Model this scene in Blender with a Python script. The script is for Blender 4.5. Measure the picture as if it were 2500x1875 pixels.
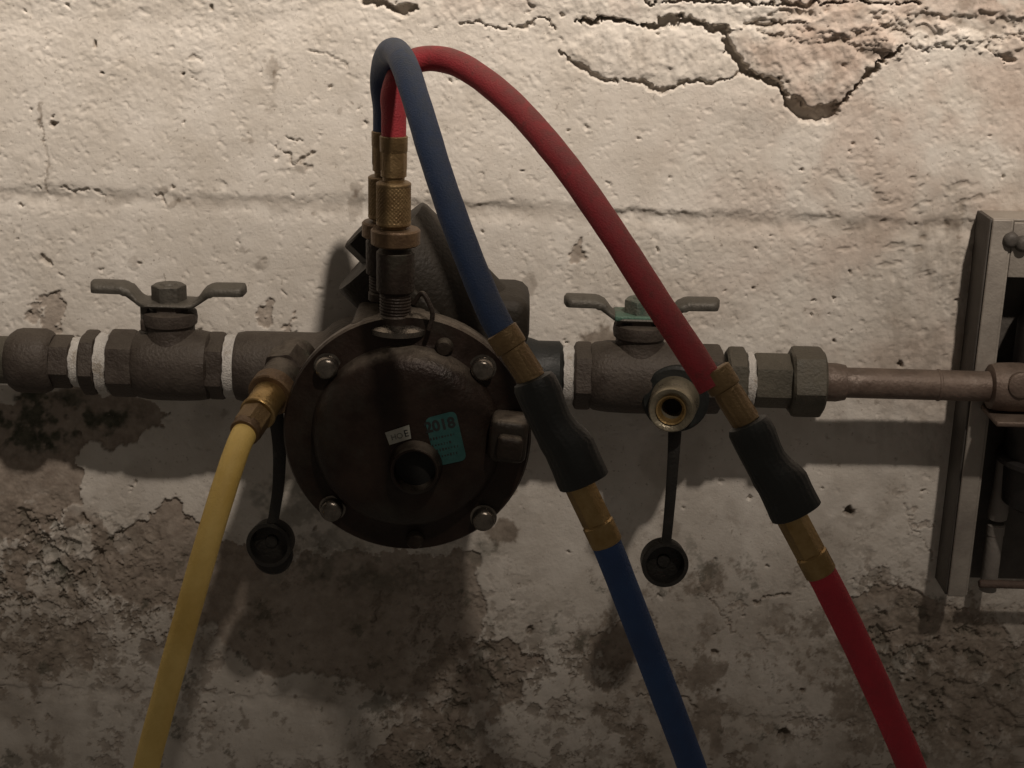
import bpy, bmesh, math, random
import numpy as np
from mathutils import Vector, Matrix

for o in list(bpy.data.objects):
    bpy.data.objects.remove(o, do_unlink=True)
SC = bpy.context.scene
COL = SC.collection
rad = math.radians

# ------------------------------------------------------------------ camera
FPX, W, H = 3760.0, 2500.0, 1875.0          # focal length in photo pixels
PITCH, ROLL, DIST = rad(17.4), rad(1.55), 1.02
dirv = Vector((0, math.cos(PITCH), -math.sin(PITCH)))
up0 = Vector((0, math.sin(PITCH), math.cos(PITCH)))
X0 = Vector((1, 0, 0))
rv = X0 * math.cos(ROLL) + up0 * math.sin(ROLL)
uv = -X0 * math.sin(ROLL) + up0 * math.cos(ROLL)
CAM = -dirv * DIST
cam = bpy.data.cameras.new('camera')
cam.sensor_width = 36.0
cam.lens = 36.0 * FPX / W
cam.clip_start, cam.clip_end = 0.01, 50
camo = bpy.data.objects.new('camera', cam)
COL.objects.link(camo)
m = Matrix((rv, uv, -dirv)).transposed().to_4x4()
m.translation = CAM
camo.matrix_world = m
SC.camera = camo

# ------------------------------------------------------------------ light
world = bpy.data.worlds.new('World')
SC.world = world
world.use_nodes = True
bg = world.node_tree.nodes['Background']
bg.inputs[0].default_value = (1.0, 0.86, 0.72, 1)
bg.inputs[1].default_value = 0.080

lamp = bpy.data.lights.new('work_lamp', 'SPOT')
lamp.energy = 26500
lamp.color = (1.0, 0.875, 0.755)
lamp.shadow_soft_size = 0.085
lamp.spot_size = 2.6
lamp.spot_blend = 0.935
lampo = bpy.data.objects.new('work_lamp', lamp)
COL.objects.link(lampo)
LP = Vector((0.33, -1.0, 1.35)).normalized() * 4.5
lampo.location = LP
AZ, EL = -0.1004, 0.3208                     # the lamp is aimed up at the wall and ceiling; the frame lies low in its beam
d_beam = Vector((math.sin(AZ) * math.cos(EL), math.cos(AZ) * math.cos(EL), math.sin(EL)))
lampo.rotation_euler = d_beam.to_track_quat('-Z', 'Y').to_euler()

vs = SC.view_settings
vs.view_transform = 'Standard'
vs.look = 'None'
vs.exposure = 0.0
vs.gamma = 1.0
vs.use_curve_mapping = False

# ------------------------------------------------------------------ pixel <-> place
def P(u, v, y):
    """the point of the plane at depth y (wall = 0, towards the viewer negative) seen at photo pixel u, v"""
    d = dirv * FPX + rv * (u - W / 2) - uv * (v - H / 2)
    t = (y - CAM.y) / d.y
    return CAM + d * t

def S(y):
    """metres per photo pixel at depth y near the middle of the picture"""
    return (y - CAM.y) * math.cos(PITCH) / FPX + (DIST - DIST * math.cos(PITCH) ** 2) / FPX

# ------------------------------------------------------------------ materials
def new_mat(name):
    mt = bpy.data.materials.new(name)
    mt.use_nodes = True
    nt = mt.node_tree
    return mt, nt, nt.nodes['Principled BSDF'], nt.nodes, nt.links

def mat(name, c1, c2, rough=0.6, metal=0.0, scale=60, bump=0.15, bscale=300, dust=0.0, dlo=0.25, dustcol=(0.092, 0.078, 0.060),
        spec=0.5, c3=None, c3scale=25, c3lo=0.58, c3hi=0.68):
    mt, nt, bs, N, L = new_mat(name)
    tc = N.new('ShaderNodeTexCoord')
    geo = N.new('ShaderNodeNewGeometry')
    n1 = N.new('ShaderNodeTexNoise'); n1.inputs['Scale'].default_value = scale; n1.inputs['Detail'].default_value = 6
    n1.inputs['Roughness'].default_value = 0.65
    L.new(geo.outputs['Position'], n1.inputs['Vector'])
    cr = N.new('ShaderNodeValToRGB')
    cr.color_ramp.elements[0].position = 0.35; cr.color_ramp.elements[0].color = (*c1, 1)
    cr.color_ramp.elements[1].position = 0.66; cr.color_ramp.elements[1].color = (*c2, 1)
    L.new(n1.outputs['Fac'], cr.inputs['Fac'])
    colo = cr.outputs['Color']
    if c3:
        n3 = N.new('ShaderNodeTexNoise'); n3.inputs['Scale'].default_value = c3scale; n3.inputs['Detail'].default_value = 8
        n3.inputs['Roughness'].default_value = 0.7
        L.new(geo.outputs['Position'], n3.inputs['Vector'])
        mr = N.new('ShaderNodeMapRange'); mr.inputs[1].default_value = c3lo; mr.inputs[2].default_value = c3hi
        L.new(n3.outputs['Fac'], mr.inputs[0])
        mx = N.new('ShaderNodeMix'); mx.data_type = 'RGBA'
        L.new(mr.outputs[0], mx.inputs[0]); L.new(colo, mx.inputs[6]); mx.inputs[7].default_value = (*c3, 1)
        colo = mx.outputs[2]
    rough_sock = None
    if dust > 0:                              # settled dust on upward faces; also painted light on cover rims, shade on hoses
        sp = N.new('ShaderNodeSeparateXYZ'); L.new(geo.outputs['Normal'], sp.inputs[0])
        mr = N.new('ShaderNodeMapRange'); mr.inputs[1].default_value = dlo; mr.inputs[2].default_value = 0.95
        mr.inputs[4].default_value = dust
        L.new(sp.outputs['Z'], mr.inputs[0])
        n2 = N.new('ShaderNodeTexNoise'); n2.inputs['Scale'].default_value = 180; n2.inputs['Detail'].default_value = 5
        L.new(geo.outputs['Position'], n2.inputs['Vector'])
        ml = N.new('ShaderNodeMath'); ml.operation = 'MULTIPLY'; ml.use_clamp = True
        m2 = N.new('ShaderNodeMapRange'); m2.inputs[1].default_value = 0.3; m2.inputs[2].default_value = 0.6
        m2.inputs[3].default_value = 0.4
        L.new(n2.outputs['Fac'], m2.inputs[0])
        L.new(mr.outputs[0], ml.inputs[0]); L.new(m2.outputs[0], ml.inputs[1])
        mx = N.new('ShaderNodeMix'); mx.data_type = 'RGBA'
        L.new(ml.outputs[0], mx.inputs[0]); L.new(colo, mx.inputs[6]); mx.inputs[7].default_value = (*dustcol, 1)
        colo = mx.outputs[2]
    L.new(colo, bs.inputs['Base Color'])
    nr = N.new('ShaderNodeMapRange'); nr.inputs[1].default_value = 0.3; nr.inputs[2].default_value = 0.7
    nr.inputs[3].default_value = max(0.05, rough - 0.1); nr.inputs[4].default_value = min(1, rough + 0.12)
    L.new(n1.outputs['Fac'], nr.inputs[0]); L.new(nr.outputs[0], bs.inputs['Roughness'])
    bs.inputs['Metallic'].default_value = metal
    bs.inputs['Specular IOR Level'].default_value = spec
    if bump > 0:
        nb = N.new('ShaderNodeTexNoise'); nb.inputs['Scale'].default_value = bscale; nb.inputs['Detail'].default_value = 5
        L.new(geo.outputs['Position'], nb.inputs['Vector'])
        b = N.new('ShaderNodeBump'); b.inputs['Strength'].default_value = bump; b.inputs['Distance'].default_value = 0.002
        L.new(nb.outputs['Fac'], b.inputs['Height']); L.new(b.outputs[0], bs.inputs['Normal'])
    return mt

M = {}
M['bronze'] = mat('aged_bronze', (0.021, 0.0142, 0.0105), (0.043, 0.0315, 0.0237), 0.55, 0.25, 55, 0.35, 420, 0.6,
                  c3=(0.055, 0.055, 0.04), c3scale=38, c3lo=0.55, c3hi=0.7, dlo=0.5, spec=0.3, dustcol=(0.17, 0.145, 0.115))
M['valve'] = mat('dull_valve_bronze', (0.0437, 0.0322, 0.025), (0.0759, 0.0607, 0.0493), 0.6, 0.2, 70, 0.4, 500, 0.5,
                 c3=(0.055, 0.043, 0.034), c3scale=60, c3lo=0.52, c3hi=0.7)
M['valve_grey'] = mat('grey_green_union_bronze', (0.0632, 0.057, 0.0422), (0.1054, 0.0938, 0.0711), 0.6, 0.2, 80, 0.35, 500, 0.4)
M['cover'] = mat('dark_cover_bronze', (0.0158, 0.0095, 0.0069), (0.0362, 0.0227, 0.0167), 0.42, 0.3, 40, 0.25, 450, 0.85,
                 c3=(0.038, 0.033, 0.026), c3scale=22, c3lo=0.5, c3hi=0.72, dlo=0.55, spec=0.3, dustcol=(0.20, 0.17, 0.135))  # dust made heavier and paler, painting in the light the rims catch
M['bonnet'] = mat('olive_bonnet_bronze', (0.0127, 0.0092, 0.0053), (0.0208, 0.0154, 0.0092), 0.6, 0.2, 45, 0.3, 420, 0.2)
M['handle'] = mat('grey_handle_steel', (0.0691, 0.0626, 0.0518), (0.1123, 0.1015, 0.0842), 0.55, 0.3, 120, 0.3, 600, 0.4,
                  dustcol=(0.12, 0.108, 0.088))
M['handle_green'] = mat('handle_steel_verdigris', (0.096, 0.087, 0.072), (0.156, 0.141, 0.117), 0.6, 0.25, 120, 0.4, 600, 0.3,
                        c3=(0.085, 0.17, 0.125), c3scale=45, c3lo=0.42, c3hi=0.55, dustcol=(0.12, 0.108, 0.088))
M['verdigris'] = mat('verdigris_nut', (0.07, 0.105, 0.0805), (0.175, 0.1645, 0.1365), 0.65, 0.15, 90, 0.5, 600, 0.3,
                     dustcol=(0.12, 0.108, 0.088))
M['brass'] = mat('worn_brass', (0.2856, 0.1836, 0.068), (0.408, 0.2856, 0.1292), 0.38, 0.75, 90, 0.2, 700)
M['brass_dull'] = mat('dull_brass', (0.1734, 0.1098, 0.0491), (0.2543, 0.1734, 0.0809), 0.48, 0.55, 90, 0.3, 700, 0.2)
M['brass_dark'] = mat('tarnished_brass', (0.105, 0.063, 0.035), (0.196, 0.126, 0.0665), 0.5, 0.5, 60, 0.3, 600, 0.2)
M['copper'] = mat('brown_copper', (0.120, 0.084, 0.066), (0.20, 0.150, 0.120), 0.55, 0.3, 50, 0.25, 500, 0.4,
                  c3=(0.23, 0.185, 0.155), c3scale=70, c3lo=0.58, c3hi=0.72)
M['port'] = mat('grey_brass_port', (0.19, 0.165, 0.115), (0.30, 0.265, 0.19), 0.33, 0.6, 90, 0.2, 600)
M['tape'] = mat('white_thread_tape', (0.496, 0.472, 0.44), (0.624, 0.6, 0.56), 0.7, 0, 200, 0.6, 900, c3=(0.30, 0.255, 0.20), c3scale=70, c3lo=0.54, c3hi=0.66)
M['blue'] = mat('blue_hose_rubber', (0.014, 0.046, 0.145), (0.026, 0.072, 0.20), 0.58, 0, 35, 0.3, 1100, 0.95,
                dustcol=(0.034, 0.043, 0.053))  # dust kept dark to paint shade onto the upward faces
M['red'] = mat('red_hose_rubber', (0.40, 0.014, 0.032), (0.55, 0.028, 0.050), 0.6, 0, 35, 0.3, 1100, 0.9, c3=(0.30, 0.03, 0.04), c3scale=16, c3lo=0.5, c3hi=0.75,
               dustcol=(0.125, 0.034, 0.034))  # dark dust tint takes down the lamp light on upward faces
M['blue_dusty_shade'] = mat('dusty_shaded_blue_hose', (0.013, 0.034, 0.092), (0.026, 0.052, 0.122), 0.65, 0, 60, 0.4, 1100, 0.9,
                dustcol=(0.040, 0.050, 0.066), c3=(0.034, 0.050, 0.085), c3scale=120, c3lo=0.62, c3hi=0.78)  # dust plus painted shade: darker copy of the blue for the upper hose
M['red_dusty_shade'] = mat('dusty_shaded_red_hose', (0.26, 0.018, 0.027), (0.38, 0.031, 0.041), 0.68, 0, 60, 0.4, 1100, 0.8,
                dustcol=(0.13, 0.045, 0.040), c3=(0.15, 0.03, 0.03), c3scale=120, c3lo=0.55, c3hi=0.72)  # dusty red with the upper hose's shade put into the colour
M['yellow'] = mat('yellow_hose_rubber', (0.66, 0.45, 0.115), (0.84, 0.62, 0.21), 0.6, 0, 30, 0.3, 1100, 0.1)
M['black'] = mat('black_sleeve_rubber', (0.0056, 0.007, 0.0063), (0.0154, 0.0175, 0.0161), 0.55, 0, 60, 0.2, 600)
M['cap'] = mat('black_cap_plastic', (0.007, 0.0063, 0.0049), (0.0182, 0.0154, 0.0119), 0.5, 0, 60, 0.3, 600)
M['bore'] = mat('dark_bore', (0.006, 0.006, 0.005), (0.014, 0.012, 0.010), 0.8, 0, 60, 0.1, 600)
M['bolt'] = mat('zinc_bolt', (0.10, 0.088, 0.075), (0.22, 0.195, 0.165), 0.24, 0.85, 150, 0.12, 700)
M['galv'] = mat('galvanised_sheet', (0.2527, 0.2246, 0.1966), (0.365, 0.3299, 0.2878), 0.55, 0.2, 30, 0.2, 400, 0.3,
                c3=(0.20, 0.165, 0.14), c3scale=18, c3lo=0.56, c3hi=0.72, dustcol=(0.4, 0.36, 0.3))
M['galv_shaded'] = mat('shaded_sheet', (0.0562, 0.0495, 0.0435), (0.105, 0.0938, 0.0825), 0.6, 0.2, 40, 0.2, 400)  # darker copy of the sheet; shade of side and recess put into colour
M['dark_metal'] = mat('dark_housing', (0.016, 0.015, 0.015), (0.035, 0.031, 0.030), 0.5, 0.1, 40, 0.2, 400)
M['pvc'] = mat('grey_white_plastic', (0.18, 0.162, 0.144), (0.252, 0.228, 0.204), 0.6, 0, 40, 0.2, 400)
M['rust'] = mat('rusty_rod', (0.07, 0.045, 0.035), (0.13, 0.09, 0.07), 0.7, 0.1, 90, 0.4, 400)
M['teal'] = mat('teal_sticker', (0.0158, 0.0698, 0.0653), (0.027, 0.099, 0.0922), 0.4, 0, 120, 0.1, 600,
                c3=(0.05, 0.07, 0.06), c3scale=60, c3lo=0.56, c3hi=0.75)
M['white_label'] = mat('white_sticker', (0.35, 0.35, 0.308), (0.462, 0.462, 0.406), 0.5, 0, 150, 0.1, 600)
M['ink'] = mat('black_ink', (0.012, 0.014, 0.014), (0.022, 0.024, 0.022), 0.6, 0, 100, 0, 600)
M['ink_grey'] = mat('faded_ink', (0.10, 0.10, 0.09), (0.2, 0.2, 0.17), 0.6, 0, 100, 0, 600)

# wall material: masks written by the height field say where there is paint, dirt, brick-coloured render and moss
def wall_material():
    mt, nt, bs, N, L = new_mat('flaking_painted_wall')
    geo = N.new('ShaderNodeNewGeometry')
    at = N.new('ShaderNodeAttribute'); at.attribute_name = 'mask'; at.attribute_type = 'GEOMETRY'
    sp = N.new('ShaderNodeSeparateColor'); L.new(at.outputs['Color'], sp.inputs[0])
    def noise(sc, det=6, ro=0.65):
        n = N.new('ShaderNodeTexNoise'); n.inputs['Scale'].default_value = sc; n.inputs['Detail'].default_value = det
        n.inputs['Roughness'].default_value = ro
        L.new(geo.outputs['Position'], n.inputs['Vector']); return n
    def ramp(n, a, ca, b, cb):
        r = N.new('ShaderNodeValToRGB')
        r.color_ramp.elements[0].position = a; r.color_ramp.elements[0].color = (*ca, 1)
        r.color_ramp.elements[1].position = b; r.color_ramp.elements[1].color = (*cb, 1)
        L.new(n.outputs['Fac'], r.inputs['Fac']); return r
    def mix(f, a, b):
        x = N.new('ShaderNodeMix'); x.data_type = 'RGBA'
        L.new(f, x.inputs[0]); L.new(a, x.inputs[6]); L.new(b, x.inputs[7]); return x.outputs[2]
    paint = ramp(noise(22), 0.33, (0.57, 0.525, 0.465), 0.66, (0.70, 0.660, 0.605))
    pink = ramp(noise(60), 0.35, (0.42, 0.335, 0.280), 0.65, (0.60, 0.515, 0.450))
    bare = ramp(noise(120), 0.30, (0.235, 0.190, 0.155), 0.70, (0.41, 0.35, 0.295))
    dirt = ramp(noise(90), 0.35, (0.17, 0.138, 0.108), 0.65, (0.30, 0.255, 0.21))
    moss = ramp(noise(140), 0.35, (0.035, 0.040, 0.027), 0.65, (0.12, 0.115, 0.085))
    c = mix(sp.outputs['Blue'], paint.outputs['Color'], pink.outputs['Color'])
    c = mix(sp.outputs['Red'], bare.outputs['Color'], c)
    c = mix(sp.outputs['Green'], c, dirt.outputs['Color'])
    c = mix(at.outputs['Alpha'], c, moss.outputs['Color'])
    # fine dark specks of mould
    spk = noise(420, 3, 0.5)
    mr = N.new('ShaderNodeMapRange'); mr.inputs[1].default_value = 0.66; mr.inputs[2].default_value = 0.74
    mr.inputs[4].default_value = 0.55
    L.new(spk.outputs['Fac'], mr.inputs[0])
    c = mix(mr.outputs[0], c, dirt.outputs['Color'])
    L.new(c, bs.inputs['Base Color'])
    bs.inputs['Roughness'].default_value = 0.85
    bs.inputs['Specular IOR Level'].default_value = 0.25
    nb = noise(520, 6, 0.7)
    b = N.new('ShaderNodeBump'); b.inputs['Strength'].default_value = 0.35; b.inputs['Distance'].default_value = 0.0015
    L.new(nb.outputs['Fac'], b.inputs['Height']); L.new(b.outputs[0], bs.inputs['Normal'])
    return mt
M['wall'] = wall_material()

# ------------------------------------------------------------------ object helpers
def link(name, me, material, parent=None, smooth=38):
    o = bpy.data.objects.new(name, me)
    COL.objects.link(o)
    if material is not None:
        me.materials.append(material)
    if smooth:
        me.shade_smooth()
        me.set_sharp_from_angle(angle=rad(smooth))
    if parent is not None:
        o.parent = parent
        o.matrix_parent_inverse = parent.matrix_world.inverted()
    return o

def obj(name, bm, material, parent=None, smooth=38):
    bmesh.ops.recalc_face_normals(bm, faces=bm.faces)
    me = bpy.data.meshes.new(name)
    bm.to_mesh(me); bm.free()
    return link(name, me, M[material], parent, smooth)

def thing(name, label, cat, loc=(0, 0, 0), group=None):
    o = bpy.data.objects.new(name, None)
    o.empty_display_size = 0.02
    COL.objects.link(o)
    o.location = loc
    o.matrix_world = Matrix.Translation(loc)
    tag(o, label, cat, group)
    return o

def tag(o, label, cat, group=None):
    o['label'] = label; o['category'] = cat
    if group: o['group'] = group

def frame(axis, hint=Vector((0, 0, 1))):
    z = Vector(axis).normalized()
    if abs(z.dot(hint)) > 0.98:
        hint = Vector((0, 1, 0))
    x = hint.cross(z).normalized()
    y = z.cross(x)
    return Matrix((x, y, z)).transposed()

def lathe(origin, axis, prof, seg=48, phase=0.0, caps=True, bm=None, rfun=None):
    """revolve (t along axis, radius) about an axis; seg=6 gives a hexagonal nut"""
    bm = bm or bmesh.new()
    F = frame(axis); O = Vector(origin)
    rings = []
    for (t, r) in prof:
        ring = []
        for i in range(seg):
            a = phase + 2 * math.pi * i / seg
            rr = r if rfun is None else rfun(t, r, a)
            ring.append(bm.verts.new(O + F @ Vector((rr * math.cos(a), rr * math.sin(a), t))))
        rings.append(ring)
    for a, b in zip(rings[:-1], rings[1:]):
        for i in range(seg):
            bm.faces.new((a[i], a[(i + 1) % seg], b[(i + 1) % seg], b[i]))
    if caps:
        bm.faces.new(rings[0][::-1]); bm.faces.new(rings[-1])
    return bm

def hexp(origin, axis, t0, t1, r, ch=None, phase=0.0, seg=6):
    ch = ch if ch is not None else min(r * 0.13, (t1 - t0) * 0.3)
    # corners rounded off by turning: chamfer with a 36-gon clipped to the hexagon
    ap = math.cos(math.pi / seg)
    n = 8
    def rf(t, rr, a):
        k = (a - phase + math.pi / seg) % (2 * math.pi / seg) - math.pi / seg
        # a ranges so that corners are at phase + k*60deg
        flat = r * ap / math.cos((a - phase) % (2 * math.pi / seg) - math.pi / seg)
        return min(rr, flat)
    e = r * 0.012
    return lathe(origin, axis, [(t0, r * ap * 0.96), (t0 + ch * 0.5, r * 0.965), (t0 + ch, r - e), (t1 - ch, r - e), (t1 - ch * 0.5, r * 0.965), (t1, r * ap * 0.96)],
                 seg * n, phase, True, None, rf)

def box(c, sx, sy, sz, bev=0.0, rot=None, bm=None):
    b2 = bmesh.new()
    bmesh.ops.create_cube(b2, size=1.0)
    for v in b2.verts:
        v.co = Vector((v.co.x * sx, v.co.y * sy, v.co.z * sz))
    if bev > 0:
        bmesh.ops.bevel(b2, geom=b2.edges[:], offset=bev, segments=3, affect='EDGES', profile=0.5)
    for v in b2.verts:
        v.co = Vector(c) + (rot @ v.co if rot else v.co)
    return b2

def prism(pts, dirn, bev=0.0):
    """extrude a closed outline of points along dirn"""
    bm = bmesh.new()
    a = [bm.verts.new(p) for p in pts]
    b = [bm.verts.new(Vector(p) + Vector(dirn)) for p in pts]
    bm.faces.new(a); bm.faces.new(b[::-1])
    n = len(pts)
    for i in range(n):
        bm.faces.new((a[i], b[i], b[(i + 1) % n], a[(i + 1) % n]))
    bmesh.ops.recalc_face_normals(bm, faces=bm.faces)
    if bev > 0:
        bmesh.ops.bevel(bm, geom=bm.edges[:], offset=bev, segments=3, affect='EDGES', profile=0.5)
    return bm

def catmull(pts, n=14):
    pts = [np.array(p, float) for p in pts]
    pts = [2 * pts[0] - pts[1]] + pts + [2 * pts[-1] - pts[-2]]
    out = []
    for i in range(1, len(pts) - 2):
        p0, p1, p2, p3 = pts[i - 1:i + 3]
        for k in range(n):
            t = k / n
            out.append(0.5 * ((2 * p1) + (-p0 + p2) * t + (2 * p0 - 5 * p1 + 4 * p2 - p3) * t * t + (-p0 + 3 * p1 - 3 * p2 + p3) * t ** 3))
    out.append(pts[-2])
    return [Vector(p) for p in out]

def tube(path, r, seg=28, wob=0.0, seed=1):
    bm = bmesh.new()
    rnd = random.Random(seed)
    ph = [rnd.uniform(0, 6.28) for _ in range(6)]
    rings = []; prev = None
    L = 0
    for i, p in enumerate(path):
        if i: L += (p - path[i - 1]).length
        a = path[max(i - 1, 0)]; b = path[min(i + 1, len(path) - 1)]
        z = (b - a).normalized()
        if prev is None:
            F = frame(z); x = F.col[0].copy()
        else:
            x = (prev - z * prev.dot(z)).normalized()
        y = z.cross(x); prev = x
        ring = []
        for k in range(seg):
            an = 2 * math.pi * k / seg
            rr = r * (1 + wob * (math.sin(L * 140 + ph[0]) * 0.5 + math.sin(L * 330 + an * 2 + ph[1]) * 0.4 + math.sin(L * 60 + an + ph[2]) * 0.6))
            ring.append(bm.verts.new(p + (x * math.cos(an) + y * math.sin(an)) * rr))
        rings.append(ring)
    for a, b in zip(rings[:-1], rings[1:]):
        for i in range(seg):
            bm.faces.new((a[i], a[(i + 1) % seg], b[(i + 1) % seg], b[i]))
    bm.faces.new(rings[0][::-1]); bm.faces.new(rings[-1])
    return bm

# ================================================================== THE WALL (height field)
rng = np.random.RandomState(11)
TAB = rng.rand(256, 256)
def vnoise(x, y):
    xi = np.floor(x).astype(int); yi = np.floor(y).astype(int)
    fx = x - xi; fy = y - yi
    fx = fx * fx * fx * (fx * (fx * 6 - 15) + 10); fy = fy * fy * fy * (fy * (fy * 6 - 15) + 10)
    a = TAB[xi & 255, yi & 255]; b = TAB[(xi + 1) & 255, yi & 255]
    c = TAB[xi & 255, (yi + 1) & 255]; d = TAB[(xi + 1) & 255, (yi + 1) & 255]
    return (a * (1 - fx) + b * fx) * (1 - fy) + (c * (1 - fx) + d * fx) * fy
def fbm(u, v, s, o=4, g=0.5, off=0.0):
    t = 0; a = 1; n = 0
    for k in range(o):
        # rotate each octave a little so the lattice does not show
        ca, sa = math.cos(0.6 * k + 0.4), math.sin(0.6 * k + 0.4)
        x = (u * ca - v * sa) / s + off * 7.3 + k * 17.1; y = (u * sa + v * ca) / s + off * 3.1 + k * 9.7
        t = t + a * vnoise(x, y); n += a; a *= g; s = s / 2.03
    return t / n
def sstep(a, b, x):
    t = np.clip((x - a) / (b - a), 0, 1)
    return t * t * (3 - 2 * t)

XA, XB, ZA, ZB = -0.365, 0.365, -0.315, 0.305       # finely built part, a little more than the photo shows
STEP = 0.00078
xs = np.concatenate([np.linspace(-0.75, XA, 60)[:-1], np.arange(XA, XB, STEP), np.linspace(XB, 0.75, 60)])
zs = np.concatenate([np.linspace(-0.62, ZA, 50)[:-1], np.arange(ZA, ZB, STEP), np.linspace(ZB, 0.60, 50)])
GX, GZ = np.meshgrid(xs, zs)
# photo coordinates of every wall point (only to say where the marks are on the wall)
dx = GX - CAM.x; dy = 0 - CAM.y; dz = GZ - CAM.z
den = dy * dirv.y + dz * dirv.z + dx * dirv.x
U = W / 2 + FPX * (dx * rv.x + dy * rv.y + dz * rv.z) / den
V = H / 2 - FPX * (dx * uv.x + dy * uv.y + dz * uv.z) / den
wu = (fbm(U, V, 26, 4, 0.55, 1.0) - 0.5); wv = (fbm(U, V, 26, 4, 0.55, 2.0) - 0.5)
UW = U + wu * 26 + 11 * (fbm(U, V, 9, 2, 0.5, 1.5) - 0.5); VW = V + wv * 26 + 11 * (fbm(U, V, 9, 2, 0.5, 2.5) - 0.5)
widn = 0.35 + 1.3 * sstep(0.25, 0.75, fbm(U, V, 36, 3, 0.55, 2.7))

def window(pts, pad):
    p = np.array(pts, float)
    return ((U > p[:, 0].min() - pad) & (U < p[:, 0].max() + pad) & (V > p[:, 1].min() - pad) & (V < p[:, 1].max() + pad))
def polydist(pts, pad=60, closed=False):
    """distance in photo px from the (warped) wall points to a polyline, with the width interpolated along it"""
    mk = window(pts, pad)
    u = UW[mk]; v = VW[mk]
    best = np.full(u.shape, 1e9); wid = np.zeros(u.shape)
    q = list(pts) + ([pts[0]] if closed else [])
    for a, b in zip(q[:-1], q[1:]):
        ax, ay = a[0], a[1]; bx, by = b[0], b[1]
        l2 = (bx - ax) ** 2 + (by - ay) ** 2 + 1e-9
        t = np.clip(((u - ax) * (bx - ax) + (v - ay) * (by - ay)) / l2, 0, 1)
        d = np.hypot(u - ax - t * (bx - ax), v - ay - t * (by - ay))
        w = (a[2] if len(a) > 2 else 1) * (1 - t) + (b[2] if len(b) > 2 else 1) * t
        k = d < best
        best[k] = d[k]; wid[k] = w[k]
    return mk, best, wid
def inside(pts, pad=60):
    """signed distance (positive inside) to a closed outline"""
    mk, d, _ = polydist(pts, pad, True)
    u = UW[mk]; v = VW[mk]
    ins = np.zeros(u.shape, bool)
    n = len(pts); j = n - 1
    for i in range(n):
        xi, yi = pts[i][:2]; xj, yj = pts[j][:2]
        c = ((yi > v) != (yj > v)) & (u < (xj - xi) * (v - yi) / (yj - yi + 1e-12) + xi)
        ins ^= c; j = i
    out = np.full(U.shape, -pad, float)
    out[mk] = np.where(ins, d, -d)
    return np.clip(out, -pad, 1e4)

Hm = np.zeros(U.shape)          # height out of the wall in mm
paint = np.ones(U.shape); dirt = np.zeros(U.shape); pink = np.zeros(U.shape); moss = np.zeros(U.shape)

Hm += 4.0 * (fbm(U, V, 420, 3, 0.5, 3) - 0.5) + 1.1 * (fbm(U, V, 110, 4, 0.5, 4) - 0.5)
upper = 1 - sstep(700, 1250, V)
grain = fbm(U, V, 17, 4, 0.6, 5) - 0.5
grain2 = fbm(U, V, 11, 3, 0.6, 6) - 0.5
smo = 0.35 + 0.95 * sstep(0.3, 0.7, fbm(U, V, 330, 3, 0.5, 6.5))
Hm += grain * (0.22 + 0.26 * upper) * smo + grain2 * (0.2 + 0.28 * upper) * smo
# stucco pits, slanted little dents in the trowelled plaster
def stamp(u, v, ru, rv_, ang, depth, arr, power=1.0):
    r = max(ru, rv_) * 1.6
    # index window from the nearly affine grid
    x = P(u, v, 0)
    i0 = np.searchsorted(zs, x.z - r * 0.00031); i1 = np.searchsorted(zs, x.z + r * 0.00031)
    j0 = np.searchsorted(xs, x.x - r * 0.00029); j1 = np.searchsorted(xs, x.x + r * 0.00029)
    if i1 <= i0 or j1 <= j0: return
    du = UW[i0:i1, j0:j1] - u - wu[i0:i1, j0:j1] * 12; dv = VW[i0:i1, j0:j1] - v - wv[i0:i1, j0:j1] * 12
    ca, sa = math.cos(ang), math.sin(ang)
    a = (du * ca + dv * sa) / ru; b = (-du * sa + dv * ca) / rv_
    q = np.sqrt(a * a + b * b)
    arr[i0:i1, j0:j1] += depth * (1 - sstep(0.35, 1.0, q))
for k in range(6500):
    u = rng.uniform(-150, 2650); v = rng.uniform(-150, 1250)
    if rng.rand() < sstep(560, 1300, np.array(v)) * 0.8: continue
    r = rng.uniform(2.6, 6) * (1.8 if rng.rand() < 0.10 else 1)
    stamp(u, v, r * rng.uniform(1, 2.3), r, rng.normal(0.55, 0.45), -rng.uniform(0.15, 0.6), Hm)
for k in range(170):
    u = rng.uniform(-100, 2600); v = rng.uniform(-50, 1850)
    r = rng.uniform(3, 6.5)
    stamp(u, v, r * rng.uniform(1, 2.0), r, rng.normal(0.4, 0.5), -rng.uniform(1.2, 2.6), Hm)
for k in range(330):
    u = rng.uniform(-100, 2600); v = rng.uniform(-50, 1900)
    r = rng.uniform(2, 6) * (2.2 if rng.rand() < 0.06 else 1)
    stamp(u, v, r * rng.uniform(0.7, 1.5), r * rng.uniform(0.8, 1.6), 0, rng.uniform(0.2, 0.6), dirt)

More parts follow.
